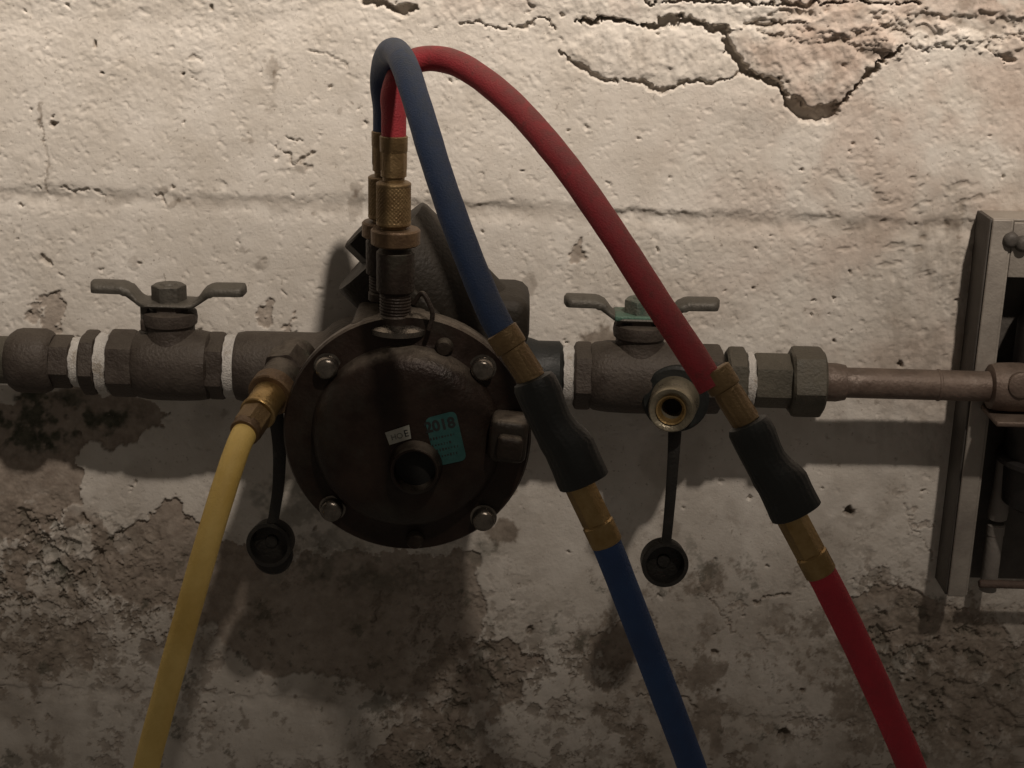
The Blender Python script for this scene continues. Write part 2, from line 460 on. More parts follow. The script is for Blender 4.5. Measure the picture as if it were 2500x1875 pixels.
# the mortar course across the wall: a slightly sunk band below a ragged lip
def lin(p):
    p = np.array(p, float); return np.interp(U, p[:, 0], p[:, 1])
jv = lin([(-400, 452), (0, 464), (250, 466), (500, 480), (900, 486), (1300, 500), (1700, 522), (2100, 532), (2900, 560)]) + wv * 22
bsoft = 10 + 13 * sstep(0.35, 0.65, fbm(U, V, 150, 2, 0.5, 7))
band = sstep(-1, 1, (V - jv) / bsoft) * (1 - sstep(8, 60, V - jv))
Hm -= 1.5 * band * (0.55 + 0.9 * sstep(0.3, 0.7, fbm(U, V, 160, 2, 0.5, 8)))
dirt += 0.10 * band + 0.35 * band * sstep(0.35, 0.6, fbm(U, V, 60, 3, 0.5, 9))
jv2 = lin([(-400, 1655), (0, 1665), (600, 1690), (1200, 1720), (2900, 1790)]) + wv * 30
band2 = sstep(-6, 6, V - jv2) * (1 - sstep(10, 40, V - jv2))
Hm -= 0.9 * band2
# upper ridge of the bulging render top left
rdg = lin([(-400, 55), (400, 42), (640, 50), (760, 20), (900, -30), (2900, -90)]) + wv * 20
Hm += 1.5 * (1 - sstep(-60, 10, V - rdg))

# cracks: (u, v, half width px); depth mm
def c7(*pts): return [(1000 + 0.678 * a, 0.678 * b, w) for a, b, w in pts]
CR = [
 (c7((185,80,3),(215,75,5),(250,84,5),(262,100,4),(300,99,3),(345,98,3),(360,86,3),(376,100,4),(430,92,3),(460,62,3),(500,78,3),(545,108,2)), 4.0),
 (c7((590,84,3),(640,70,5),(720,76,6),(800,90,7),(860,96,8),(920,80,9),(970,66,11),(1020,72,12),(1060,90,11),(1100,108,9),(1145,108,8),(1143,140,7),(1146,182,8),(1190,226,9),(1216,266,10),(1270,293,12),(1330,312,15),(1352,362,16),(1390,408,21),(1430,426,25),(1480,414,22),(1530,398,13),(1560,370,9),(1592,330,8),(1640,272,7),(1690,235,6),(1722,200,5),(1780,166,3)), 11.0),
 (c7((545,185,3),(580,230,4),(640,255,5),(700,285,5),(750,298,3)), 4.0),
 (c7((780,282,3),(830,295,5),(862,316,6),(900,323,5),(960,305,5),(1030,289,4),(1070,300,5),(1120,290,4),(1200,262,2)), 4.5),
 (c7((1780,166,3),(1850,176,3),(1940,165,3),(2020,150,3)), 2.5),
 (c7((2080,176,4),(2120,196,5),(2170,218,4)), 4.5),
 (c7((2090,140,3),(2150,136,4),(2260,128,4)), 3.0),
 (c7((860,6,3),(980,2,3),(1100,6,3),(1210,9,5),(1310,15,7),(1400,17,8),(1475,12,6),(1560,12,3),(1700,10,3),(1840,6,2)), 7.0),
 (c7((1195,102,4),(1225,86,4),(1330,92,4),(1420,82,4)), 3.0),
 (c7((1250,118,3),(1310,126,3)), 3.0),
 (c7((430,0,3),(452,22,3),(420,46,2)), 2.0),
 ([(872,-20,7),(895,2,9),(930,12,10),(970,20,9),(1012,22,6)], 9.0),
 ([(678,350,3),(700,376,4),(722,396,5),(745,392,4),(762,372,3)], 2.6),
 ([(703,332,3),(722,350,4),(738,342,3)], 2.0),
 ([(735,398,4),(752,410,5),(742,430,3)], 1.6),
 ([(460,150,3),(478,140,3),(496,148,3)], 1.6),
 ([(470,188,3),(484,196,3)], 1.8),
 ([(745,120,2),(800,134,3),(850,156,2)], 1.4),
 ([(150,458,2),(200,464,3),(256,470,2)], 1.8),
 ([(376,478,3),(396,486,4),(410,496,3)], 2.2),
 ([(100,275,2),(104,320,2),(110,380,2),(116,470,2)], 1.0),
 ([(105,630,5),(116,640,6),(126,648,3)], 3.0),
 ([(225,600,1.5),(234,640,1.5)], 0.8),
 ([(900,1480,2),(930,1440,2),(905,1530,2)], 1.5),
 ([(2205,1230,2),(2240,1300,2),(2275,1360,2)], 1.2),
 ([(1690,1390,1.5),(1750,1480,2),(1790,1535,3)], 1.0),
 ([(1840,1470,4),(1900,1450,4),(1930,1440,3)], 2.2),
 ([(2140,1560,4),(2190,1535,4)], 2.5),
 ([(2290,1600,4),(2320,1570,4)], 2.5),
 ([(1560,1700,3),(1640,1690,4),(1700,1730,3)], 2.0),
]
for pts, dep in CR:
    dep = dep * (0.72 if dep < 6 else 0.85)
    mk, d, w = polydist(pts, 70)
    w = w * widn[mk]
    Hm[mk] -= dep * (1 - sstep(0.55, 1.15, d / np.maximum(w, 0.5)))
    # lip: plaster lifts slightly at the edge
    Hm[mk] += 0.22 * min(dep / 4, 1) * (1 - sstep(0, 26, d - w)) * (d > w)
    dirt[mk] += 0.40 * (1 - sstep(0.5, 1.1, d / np.maximum(w, 0.5)))

# slabs of plaster between the cracks
LENS = [(1370,128),(1420,66),(1480,55),(1560,66),(1640,62),(1720,70),(1776,100),(1776,124),(1806,154),(1820,175),(1760,196),(1700,204),(1640,216),(1560,200),(1500,200),(1400,158)]
VEE = [(1780,70),(1900,60),(2050,50),(2160,60),(2230,90),(2170,130),(2130,170),(2085,222),(2040,268),(1960,282),(1915,258),(1900,206),(1850,194),(1815,172),(1780,120)]
TOP = [(1010,60),(1110,66),(1310,44),(1400,58),(1560,60),(1660,40),(1780,68),(1900,60),(2050,50),(2050,-60),(1900,-80),(1300,-80),(1050,-60),(1030,20)]
lens = inside(LENS); vee = inside(VEE); top = inside(TOP, 80)
Hm += 1.2 * sstep(0, 30, lens)
Hm += 1.8 * sstep(0, 40, vee)
Hm += 1.0 * sstep(0, 60, top)
tex = fbm(U, V * 0.6, 22, 4, 0.6, 12) - 0.5
Hm += 2.4 * tex * sstep(0, 30, lens) + 3.2 * tex * sstep(0, 30, vee) + 2.0 * tex * sstep(0, 30, top)
pink += 0.85 * sstep(-10, 60, vee) * sstep(0.25, 0.6, fbm(U, V, 90, 3, 0.5, 14)) + 0.35 * sstep(0, 60, top) * sstep(0.4, 0.6, fbm(U, V, 80, 3, 0.5, 15))
pink += 0.8 * sstep(1350, 2300, U) * upper * sstep(0.35, 0.7, fbm(U, V, 180, 4, 0.55, 16))
pink += 0.75 * sstep(1900, 2200, U) * (1 - sstep(20, 120, V)) * sstep(0.3, 0.5, fbm(U, V, 60, 3, 0.5, 17))
dirt += 0.30 * sstep(0, 30, vee) * sstep(0.45, 0.65, fbm(U, V, 30, 4, 0.6, 18)) + 0.22 * sstep(10, 50, lens) * sstep(0.5, 0.68, fbm(U, V, 26, 4, 0.6, 19))
dirt += 0.45 * sstep(0.5, 0.66, fbm(U, V, 40, 4, 0.6, 20)) * sstep(1950, 2120, U) * (1 - sstep(0, 160, V))
# bulge of sound plaster just under the big crack, lit on its upper lip
bul = np.exp(-(((U - 1830) / 90) ** 2 + ((V - 250) / 60) ** 2))
Hm += 2.2 * bul

BRK = [(1770,66),(1900,20),(2100,10),(2300,30),(2560,20),(2560,150),(2480,128),(2400,142),(2330,112),(2230,118),(2190,150),(2120,160),(2060,120),(1900,110)]
brk = inside(BRK, 80)
lay = fbm(U, V * 1.5, 95, 5, 0.6, 90)
steps = sstep(0.44, 0.455, lay) + sstep(0.52, 0.535, lay) + sstep(0.60, 0.615, lay)       # plaster broken off in layers
bm_ = sstep(0, 14, brk)
Hm += bm_ * (steps - 1.6) * 1.5
Hm += bm_ * 1.2 * (fbm(U, V, 16, 4, 0.6, 91) - 0.5)
dirt += 0.32 * bm_ * (1 - sstep(0.44, 0.455, lay)) + 0.2 * bm_ * sstep(0.5, 0.65, fbm(U, V, 30, 4, 0.6, 92))
# greyer and rougher render on the right side
rr = sstep(1900, 2300, U) * sstep(350, 560, V) * (1 - sstep(1000, 1300, V))
Hm += rr * 1.5 * (fbm(U, V, 30, 4, 0.6, 22) - 0.5)
dirt += 0.30 * rr * sstep(0.46, 0.72, fbm(U * 1.6, V * 0.35, 60, 4, 0.6, 23)) + 0.28 * rr
pits = sstep(0.66, 0.78, fbm(U, V * 1.7, 34, 3, 0.5, 24)) * sstep(1800, 2100, U) * sstep(330, 450, V) * (1 - sstep(620, 760, V))
Hm -= 0.9 * pits; dirt += 0.25 * pits

# bare patches where the paint has come off
BARE = [
 [(-200,1010),(30,985),(60,955),(180,948),(330,965),(420,1010),(330,1075),(200,1092),(186,1120),(205,1165),(200,1225),(160,1262),(120,1300),(-200,1290)],
 [(228,1372),(250,1325),(300,1290),(352,1262),(400,1232),(425,1216),(448,1232),(470,1262),(520,1300),(520,1360),(470,1420),(430,1450),(360,1475),(300,1460),(255,1430)],
 [(395,1440),(440,1400),(520,1330),(600,1320),(640,1400),(600,1460),(560,1540),(470,1510)],
 [(175,1530),(215,1525),(235,1590),(228,1650),(195,1615)],
 [(560,1420),(690,1362),(860,1340),(1000,1345),(1176,1345),(1172,1420),(1188,1500),(1160,1590),(1090,1660),(960,1700),(820,1640),(660,1650),(520,1560)],  # broad browner area below the round cover
 [(1000,1640),(1110,1560),(1230,1560),(1320,1600),(1270,1700),(1180,1770),(1240,1900),(960,1920),(900,1860),(980,1760)],
 [(1440,1560),(1520,1520),(1580,1540),(1570,1620),(1480,1640)],
 [(2020,1480),(2100,1440),(2190,1420),(2300,1470),(2420,1520),(2500,1600),(2380,1660),(2250,1600),(2100,1560)],
 [(2200,1700),(2280,1650),(2400,1680),(2480,1760),(2380,1830),(2260,1790)],
 [(80,735),(98,728),(105,760),(98,800),(75,800),(60,760)], [(112,722),(140,722),(152,765),(146,815),(108,815),(102,770)],
 [(628,740),(660,722),(672,750),(650,790),(632,798)], [(690,780),(720,775),(715,810),(680,808)],
 [(1390,596),(1420,590),(1428,612),(1415,640),(1408,680),(1398,640)],
]
crumb = np.zeros(U.shape)
low = sstep(1250, 1500, V)
n_mid = fbm(U, V, 120, 7, 0.73, 30); n_sm = fbm(U, V, 34, 4, 0.6, 31)
bare = np.zeros(U.shape)
for i, p in enumerate(BARE):
    sd = inside(p, 70) + (n_sm - 0.5) * 46
    bare = np.maximum(bare, sstep(-2, 2.5, sd) * (0.8 if 8 < i else (0.85 if i == 4 else 1.0)))
# scattered flaking low on the wall, less on the sound patch beside the blue hose
sound = np.exp(-(((U - 1380) / 260) ** 2 + ((V - 1380) / 190) ** 2)) + np.exp(-(((U - 1780) / 230) ** 2 + ((V - 1290) / 150) ** 2)) + 0.9 * np.exp(-(((U - 1850) / 200) ** 2 + ((V - 1660) / 130) ** 2))
lf = 1 - sstep(450, 1150, U); rt = sstep(1850, 2250, U)
def gz(u, v, a, b): return np.exp(-(((U - u) / a) ** 2 + ((V - v) / b) ** 2))
FL = gz(170, 1370, 300, 130) + 0.6 * gz(330, 1540, 190, 90) + gz(1130, 1730, 190, 190) + gz(2240, 1540, 270, 120) + 0.8 * gz(2330, 1780, 220, 110) + 0.45 * gz(1480, 1640, 300, 120)
thr = 0.690 - 0.112 * np.clip(FL, 0, 1) - 0.02 * low + 0.10 * sound
bare = np.maximum(bare, 0.62 * sstep(-0.006, 0.012, n_mid - thr) * sstep(1050, 1300, V))
n_str = fbm(U * 1.5, V * 0.7, 80, 7, 0.72, 33)
bare = np.maximum(bare, 0.62 * sstep(-0.004, 0.010, n_str - 0.60 - 0.1 * sound) * sstep(1250, 1420, V) * np.clip(0.15 + FL, 0, 1))
# crumbly ground at the lower left and in the bare patches
CRB = [[(-200,1220),(60,1200),(200,1240),(300,1270),(330,1330),(240,1400),(200,1480),(60,1480),(-200,1450)],
       [(1000,1600),(1200,1560),(1290,1640),(1180,1750),(1200,1920),(980,1920)],
       [(2040,1500),(2250,1440),(2500,1600),(2500,1900),(2300,1850),(2150,1650)]]
for p in CRB:
    crumb = np.maximum(crumb, sstep(-30, 40, inside(p, 90)))
Hm += 1.5 * (1 - bare)                                            # the coat of paint and skim stands proud
curl = np.exp(-((bare - 0.35) / 0.25) ** 2) * 0.35
Hm += curl
rough = (fbm(U, V, 38, 5, 0.62, 40) - 0.5)
Hm += bare * 1.8 * rough + crumb * 3.2 * rough
cb = crumb * sstep(0.50, 0.56, fbm(U, V, 44, 5, 0.6, 41))
bare = np.maximum(bare * (1 - 0.6 * crumb * sstep(0.5, 0.44, fbm(U, V, 44, 5, 0.6, 42))), cb)
Hm += low * 1.1 * (fbm(U, V, 48, 5, 0.6, 43) - 0.5)
paint = 1 - bare
# general grime, denser low on the wall where damp has risen
dirt += 0.45 * sstep(0.42, 0.68, fbm(U, V, 260, 5, 0.6, 50)) * sstep(1180, 1500, V) * (1 - 0.6 * np.clip(sound, 0, 1))
dirt += 0.20 * low * (1 - 0.7 * np.clip(sound, 0, 1))
dirt += 0.22 * sstep(560, 900, V) * (1 - low) * sstep(0.5, 0.7, fbm(U, V, 140, 4, 0.6, 51))
dirt += 0.55 * sstep(0.585, 0.68, fbm(U, V, 110, 7, 0.74, 52)) * sstep(1150, 1450, V)
clus = sstep(0.35, 0.62, fbm(U, V, 210, 4, 0.6, 80)) * sstep(1180, 1480, V) * (1 - 0.75 * np.clip(sound, 0, 1))
clus = np.clip(0.8 * clus + 0.6 * np.clip(FL, 0, 1), 0, 1)
fl1 = fbm(U, V, 30, 5, 0.66, 81); fl2 = fbm(U, V, 58, 6, 0.70, 82)
spk = np.maximum(sstep(0.575, 0.615, fl1), sstep(0.59, 0.625, fl2)) * clus
Hm -= 1.1 * spk * (0.6 + 0.8 * fbm(U, V, 18, 3, 0.6, 83))
Hm += clus * 1.0 * (fbm(U, V, 42, 5, 0.65, 84) - 0.5)
dirt += 0.62 * spk
ridge = 1 - np.abs(fbm(U, V, 70, 5, 0.6, 85) - 0.5) * 2           # curled edges and small cracks in the flakes
crk = sstep(0.965, 0.99, ridge) * clus
Hm -= 0.9 * crk; dirt += 0.30 * crk
moss += 0.38 * crumb * sstep(0.57, 0.63, fbm(U, V, 40, 5, 0.62, 86)); Hm -= 2.2 * crumb * sstep(0.58, 0.64, fbm(U, V, 40, 5, 0.62, 86))
# single stains and drips
ST = [(668,165,16,26,.6),(672,200,8,30,.5),(662,260,10,16,.35),(656,320,5,30,.25),(100,275,6,30,.7),(105,330,3,50,.55),(115,430,4,40,.6),
      (395,460,18,14,.5),(425,495,12,10,.6),(868,500,22,40,.5),(870,460,16,16,.5),(735,410,14,16,.5),(1408,612,18,16,.6),(1410,655,8,20,.4),
      (330,640,14,12,.4),(640,645,16,14,.4),(595,612,10,8,.4),(1290,690,20,30,.6),(605,345,10,8,.6),(1640,1290,26,30,.35),(1725,1410,16,36,.35),(1730,1530,28,36,.35),(1745,1800,18,60,.4)]
for (u, v, a, b, s_) in ST:
    q = ((UW - u) / a) ** 2 + ((VW - v) / b) ** 2
    dirt += s_ * (1 - sstep(0.5, 1.3, q)) * (0.6 + 0.8 * (n_sm - 0.2))
for (u, v, r, dep) in [(2070,1248,15,7),(1912,1790,17,6),(1300,1535,12,3.5),(1745,1590,10,3),(135,300,9,4),(128,283,4,3),(235,109,8,3),(516,20,8,2.5),(246,176,6,3),(448,178,6,3),(1750,1685,8,3),(1840,700,6,3),(2040,830,5,3),(2195,890,9,4),(2075,660,6,2),(1960,1680,9,3),(2290,1560,9,3),(240,1350,20,4),(205,1265,12,3)]:
    stamp(u, v, r * 1.1, r, 0.4, -dep, Hm); stamp(u, v, r * 1.2, r * 1.1, 0.4, 0.8, dirt)
# the round button of plaster
q = np.hypot(U - 480, V - 160)
Hm += 0.9 * (1 - sstep(14, 22, q))
# moss and black mould below the left valve
mo = inside([(-200,1020),(20,970),(60,940),(150,960),(260,990),(320,1010),(300,1060),(220,1060),(160,1095),(60,1100),(-200,1120)], 70)
moss += 0.95 * sstep(-20, 25, mo + (n_sm - 0.5) * 80) * sstep(0.40, 0.56, fbm(U, V, 46, 4, 0.6, 60))
moss += 0.45 * sstep(-20, 30, inside([(590,1180),(640,1130),(760,1180),(900,1380),(1100,1400),(1180,1300),(1230,1330),(1150,1420),(860,1460),(680,1420)], 70) + (n_sm - 0.5) * 60) * sstep(0.40, 0.6, fbm(U, V, 40, 4, 0.6, 61))  # darker arc on the wall under the round cover
moss += 0.55 * sstep(0.655, 0.72, fbm(U, V, 90, 7, 0.74, 62)) * sstep(1200, 1450, V)
dirt += 0.8 * sstep(-5, 5, inside([(1215,1180),(1250,1170),(1262,1200),(1235,1220)], 60)) + 0.8 * sstep(-5, 5, inside([(1190,1290),(1240,1265),(1268,1285),(1262,1310),(1215,1330)], 60))

dirt += 0.85 * sstep(-6, 8, inside([(1412,815),(1450,808),(1475,798),(1510,812),(1600,800),(1640,806),(1668,828),(1668,870),(1412,870)], 60) + (n_sm - 0.5) * 20)  # darker hump on the wall behind the right valve's neck
GY = -Hm * 0.001
GXo = GX + 0.0002 * (fbm(U, V, 7, 2, 0.5, 70) - 0.5); GZo = GZ + 0.0002 * (fbm(U, V, 7, 2, 0.5, 71) - 0.5)
co = np.stack([GXo, GY, GZo], -1).reshape(-1, 3)
nz, nx = U.shape
masks = np.stack([np.clip(paint, 0, 1), np.clip(dirt, 0, 0.95), np.clip(pink, 0, 1), np.clip(moss, 0, 1)], -1).reshape(-1, 4)
idx = np.arange(nz * nx).reshape(nz, nx)
quads = np.stack([idx[:-1, :-1], idx[:-1, 1:], idx[1:, 1:], idx[1:, :-1]], -1).reshape(-1, 4)
lab = np.zeros(U.shape, int)
lab[lens > 0] = 1; lab[(vee > 0) & (lab == 0)] = 2; lab[(top > 0) & (lab == 0)] = 3
labq = lab[:-1, :-1].reshape(-1)
def grid_mesh(name, q):
    used = np.unique(q)
    remap = np.full(nz * nx, -1, int); remap[used] = np.arange(len(used))
    q = remap[q]
    me = bpy.data.meshes.new(name)
    me.vertices.add(len(used)); me.loops.add(q.size); me.polygons.add(len(q))
    me.vertices.foreach_set('co', co[used].astype(np.float32).ravel())
    me.loops.foreach_set('vertex_index', q.astype(np.int32).ravel())
    me.polygons.foreach_set('loop_start', np.arange(0, q.size, 4, dtype=np.int32))
    at = me.attributes.new('mask', 'FLOAT_COLOR', 'POINT')
    at.data.foreach_set('color', masks[used].astype(np.float32).ravel())
    me.update(calc_edges=True)
    me.materials.append(M['wall'])
    me.shade_smooth()
    return me
wall = bpy.data.objects.new('wall', grid_mesh('wall', quads[labq == 0])); COL.objects.link(wall)
wall['kind'] = 'structure'
wall['label'] = 'flaking white painted basement wall with cracks and bare brown patches'
for k, lb in ((1, 'loose lens-shaped slab of white plaster between two cracks'), (2, 'pinkish V-shaped slab of plaster above the widest crack'), (3, 'rough strip of plaster along the top edge')):
    s_ = bpy.data.objects.new('plaster_slab', grid_mesh('plaster_slab', quads[labq == k])); COL.objects.link(s_)
    s_.parent = wall; s_['label'] = lb

# ================================================================== PIPE RUN
YP = -0.042                                   # depth of the pipe axis
ZP = P(1250, 912, YP).z
XAX = Vector((1, 0, 0))
def ux(u):                                    # world x of a photo column on the pipe axis
    return P(u, 912 + 0.028 * (u - 1250), YP).x
SP = S(YP)
def run(name, prof, material, parent, seg=48, phase=0.0, smooth=38):
    """a turned piece on the pipe axis: (photo column, radius in px)"""
    return obj(name, lathe((0, YP, ZP), XAX, [(ux(u), r * SP) for u, r in prof], seg, phase), material, parent, smooth)
def runhex(name, u0, u1, r, material, parent, phase=0.0):
    return obj(name, hexp((0, YP, ZP), XAX, ux(u0), ux(u1), r * SP, None, phase), material, parent, 25)
def tape(u0, u1, r, parent, seed=0):
    rnd = random.Random(seed)
    bm = bmesh.new()
    ph = [rnd.uniform(0, 6.28) for _ in range(4)]
    prof = [(u0, r * 0.93), (u0 + 2, r)] + [(u0 + 2 + (u1 - u0 - 4) * k / 7, r) for k in range(1, 7)] + [(u1 - 2, r), (u1, r * 0.93)]
    def rf(t, rr, a):
        return rr * (1 + 0.012 * math.sin(t * 2600 + a * 2 + ph[0]) + 0.010 * math.sin(a * 5 + ph[1] + t * 900))
    bm = lathe((0, YP, ZP), XAX, [(ux(u), q * SP) for u, q in prof], 96, 0, True, None, rf)
    xm = ux((u0 + u1) / 2)
    for v in bm.verts:
        a = math.atan2(v.co.z - ZP, v.co.y - YP)
        e = (v.co.x - xm) / (ux(u1) - xm)
        v.co.x += (0.0003 * math.sin(a * 3 + ph[2]) + 0.00025 * math.sin(a * 7 + ph[3]) + 0.0002 * math.sin(a * 17 + ph[1])) * e
    return obj('thread_tape', bm, 'tape', parent, 50)

# ---- left union
t = thing('pipe_union', 'dark rounded bronze pipe union at the left edge with white tape beside it', 'pipe union', (ux(80), YP, ZP), 'pipe unions')
run('tailpiece', [(-320, 58), (20, 58), (32, 60)], 'valve_grey', t)
run('union_nut', [(22, 56), (30, 66), (44, 76), (56, 79), (112, 79), (124, 74), (134, 64)], 'valve', t, 48)
runhex('hex_end', 128, 183, 66, 'valve', t, rad(12))
tape(181, 208, 61, t, 1)

def ball_valve(name, label, u_hex0, u_b0, u_b1, u_hex1, uc, side, group):
    t = thing(name, label, 'ball valve', (ux(uc), YP, ZP), group)
    return t

# ---- left ball valve
lv = thing('ball_valve', 'brown bronze ball valve with grey tee handle left of the round cover', 'ball valve', (ux(420), YP, ZP), 'shut-off ball valves')
runhex('hex_flange', 205, 246, 81, 'valve', lv, rad(8))
tape(244, 274, 75, lv, 2)
runhex('hex_end', 270, 340, 84, 'valve', lv, rad(20))
run('valve_body', [(334, 74), (342, 82), (365, 86), (400, 88), (450, 88), (490, 86), (512, 82), (518, 74)], 'valve', lv)
runhex('hex_end', 508, 556, 84, 'valve', lv, rad(20))
tape(553, 584, 76, lv, 3)

def valve_top(parent, uc, vh, uhalf, mh, mn, seed, stopside):
    """neck, stem and tee handle; vh photo row of the hub plate"""
    X = ux(uc); z0 = ZP + 74 * SP
    zh = P(uc, vh, YP).z                        # hub plate height
    obj('neck', lathe((X, YP, z0 - 0.008), (0, 0, 1), [(0, 68 * SP), (0.006, 62 * SP), (0.010, 58 * SP), (0.0145, 58 * SP), (0.016, 64 * SP), (0.020, 66 * SP), (0.0235, 64 * SP), (0.0245, 52 * SP)], 40), 'valve', parent)
    st = lathe((X, YP, z0 + 0.016), (0, 0, 1), [(0, 44 * SP), (zh - z0 - 0.016, 44 * SP)], 6)
    obj('packing_nut', st, 'valve', parent, 25)
    # tee handle: bent flat bar swept along x
    bm = bmesh.new()
    rings = []
    n = 64; L = uhalf * SP
    for i in range(n + 1):
        s_ = -1 + 2 * i / n
        x = s_ * L
        ax = abs(s_)
        zz = 0.0098 * float(sstep(0.30, 0.60, np.array(ax))) + 0.0006 * max(0, ax - 0.6)
        ang = math.atan2(0.0098 * 1.5 / 0.3 * (1 if 0.33 < ax < 0.57 else 0.0), L) * (1 if s_ > 0 else -1) * 0.55
        hw = 0.0125 - 0.0035 * float(sstep(0.24, 0.42, np.array(ax)))
        cap = 1 - ax
        if cap < 0.085:
            hw *= math.sqrt(max(1 - ((0.085 - cap) / 0.085) ** 2, 0.02))
        th = 0.0019 + 0.0014 * float(sstep(0.36, 0.52, np.array(ax)))
        if cap < 0.03: th *= 0.55 + 0.45 * cap / 0.03
        ring = []
        for k in range(16):
            a = 2 * math.pi * k / 16
            cy = math.copysign(abs(math.cos(a)) ** 0.55, math.cos(a)) * hw
            cz = math.copysign(abs(math.sin(a)) ** 0.6, math.sin(a)) * th
            if ax > 0.5: cz += -0.0016 * (cy / max(hw, 1e-6)) ** 2      # wings are pressed into a shallow channel
            ring.append(bm.verts.new((X + x - cz * math.sin(ang), YP + cy, zh + zz + cz * math.cos(ang))))
        rings.append(ring)
    for a, b in zip(rings[:-1], rings[1:]):
        for k in range(16):
            bm.faces.new((a[k], a[(k + 1) % 16], b[(k + 1) % 16], b[k]))
    bm.faces.new(rings[0][::-1]); bm.faces.new(rings[-1])
    hd = obj('handle', bm, mh, parent, 50)
    nut = obj('handle_nut', hexp((X, YP, zh + 0.001), (0, 0, 1), 0, 0.0105, 42 * SP, 0.0012, rad(10)), mn, hd, 25)
    obj('stem', lathe((X, YP, zh + 0.008), (0, 0, 1), [(0, 22 * SP), (0.0035, 22 * SP), (0.0045, 18 * SP)], 24), mn, hd)
    sx = X + stopside * 56 * SP
    obj('stop_tab', box((sx, YP - 0.004, zh - 0.006), 0.0045, 0.007, 0.013, 0.0008), mh, hd)
    return hd
valve_top(lv, 420, 738, 186, 'handle', 'handle', 1, -1)
obj('stop_lug', box((ux(368), YP - 0.004, ZP + 105 * SP), 0.007, 0.010, 0.008, 0.0015), 'valve', lv)

# ---- right ball valve
rvv = thing('ball_valve', 'bronze ball valve with green-stained tee handle behind the red hose', 'ball valve', (ux(1555), YP, ZP), 'shut-off ball valves')
tape(1372, 1399, 73, rvv, 4)
runhex('hex_end', 1399, 1446, 84, 'valve', rvv, rad(14))
run('valve_body', [(1440, 76), (1450, 83), (1480, 87), (1530, 89), (1590, 89), (1640, 86), (1668, 83), (1676, 74)], 'valve', rvv)
runhex('hex_end', 1668, 1760, 86, 'valve', rvv, rad(14))
runhex('hex_flange', 1770, 1818, 82, 'valve_grey', rvv, rad(20))
tape(1817, 1838, 68, rvv, 5)
valve_top(rvv, 1557, 772, 186, 'handle', 'verdigris', 2, 1)
obj('hub_plate', box((ux(1557), YP, P(1557, 772, YP).z + 0.0010), 0.034, 0.024, 0.0036, 0.0012), 'handle_green', rvv)

# ---- right union and copper pipe
t = thing('pipe_union', 'grey green hexagonal pipe union between the valve and the copper pipe', 'pipe union', (ux(1930), YP, ZP), 'pipe unions')
runhex('hex_end', 1836, 1932, 68, 'valve_grey', t, rad(20))
runhex('union_nut', 1926, 2008, 88, 'valve_grey', t, rad(5))
run('collar', [(2006, 44), (2012, 47), (2040, 47), (2062, 43)], 'copper', t)
t = thing('copper_pipe', 'brown copper pipe running right into the steel cabinet', 'pipe', (ux(2200), YP, ZP))
run('pipe', [(2050, 37), (2420, 37)], 'copper', t)
run('joint_ring', [(2286, 37.5), (2288, 39), (2292, 39), (2294, 37.5)], 'copper', t)
t = thing('pipe_coupling', 'brown bronze coupling at the right end of the copper pipe', 'coupling', (ux(2480), YP, ZP))
run('socket', [(2412, 40), (2416, 54), (2430, 58), (2460, 60), (2520, 60), (2700, 60)], 'copper', t)
obj('base_flange', box((ux(2520), YP - 0.004, ZP - 66 * SP), 0.055, 0.040, 0.0035, 0.0012), 'copper', t)
obj('boss', lathe(P(2490, 938, YP - 0.012), (0, -1, 0.1), [(0, 0.008), (0.004, 0.008), (0.005, 0.006)], 24), 'copper', t)

# ================================================================== BACKFLOW PREVENTER
bp = thing('backflow_preventer', 'dark bronze backflow preventer with a big round bolted cover', 'backflow preventer', (ux(1000), YP, ZP))
run('inlet', [(576, 70), (582, 82), (600, 86), (640, 87), (770, 87), (790, 92), (812, 112), (840, 126), (900, 130)], 'valve', bp)
run('outlet', [(1100, 132), (1180, 120), (1250, 100), (1300, 86), (1312, 82), (1364, 82), (1372, 72)], 'black', bp)
CU, CV = 994, 1062
YC = -0.128
C0 = P(CU, CV, YC)                           # centre of the cover flange front
SCV = S(YC)
ZAX = Vector((0, -1, 0))
def cpt(du, dv, y):                           # a point given as photo px offset from the cover centre, square on to the cover
    return Vector((C0.x + du * SCV, y, C0.z - dv * SCV * 1.045))
obj('chamber', lathe((C0.x, 0, C0.z), ZAX, [(0.024, 190 * SCV), (0.045, 235 * SCV), (0.085, 262 * SCV), (0.104, 268 * SCV), (0.107, 292 * SCV), (0.116, 296 * SCV), (0.1175, 293 * SCV)], 96), 'bronze', bp)
obj('gasket', lathe((C0.x, 0, C0.z), ZAX, [(0.1170, 284 * SCV), (0.1200, 284 * SCV)], 96), 'bore', bp)
cov = obj('relief_cover', lathe((C0.x, 0, C0.z), ZAX, [(0.1195, 296 * SCV), (0.1205, 302 * SCV), (0.127, 302 * SCV), (0.1290, 297 * SCV), (0.1295, 250 * SCV), (0.131, 232 * SCV),
        (0.138, 222 * SCV), (0.1425, 206 * SCV), (0.1450, 180 * SCV), (0.1462, 150 * SCV), (0.1466, 60 * SCV)], 96), 'cover', bp, 30)
YF = -0.1466
for i, (u, v) in enumerate([(798, 898), (1178, 902), (810, 1245), (1180, 1268)]):
    p = P(u, v, -0.133)
    b = obj('bolt', lathe((p.x, -0.129, p.z), ZAX, [(0, 33 * SCV), (0.0012, 33 * SCV), (0.0014, 28 * SCV), (0.0060, 28 * SCV), (0.0078, 24 * SCV), (0.0086, 17 * SCV)], 36), 'bolt', cov)
    obj('bolt_socket', lathe((p.x, -0.1373, p.z), ZAX, [(0, 11 * SCV), (0.0005, 11 * SCV)], 6, rad(20 + 17 * i)), 'bolt', b, 20)
YR = YF
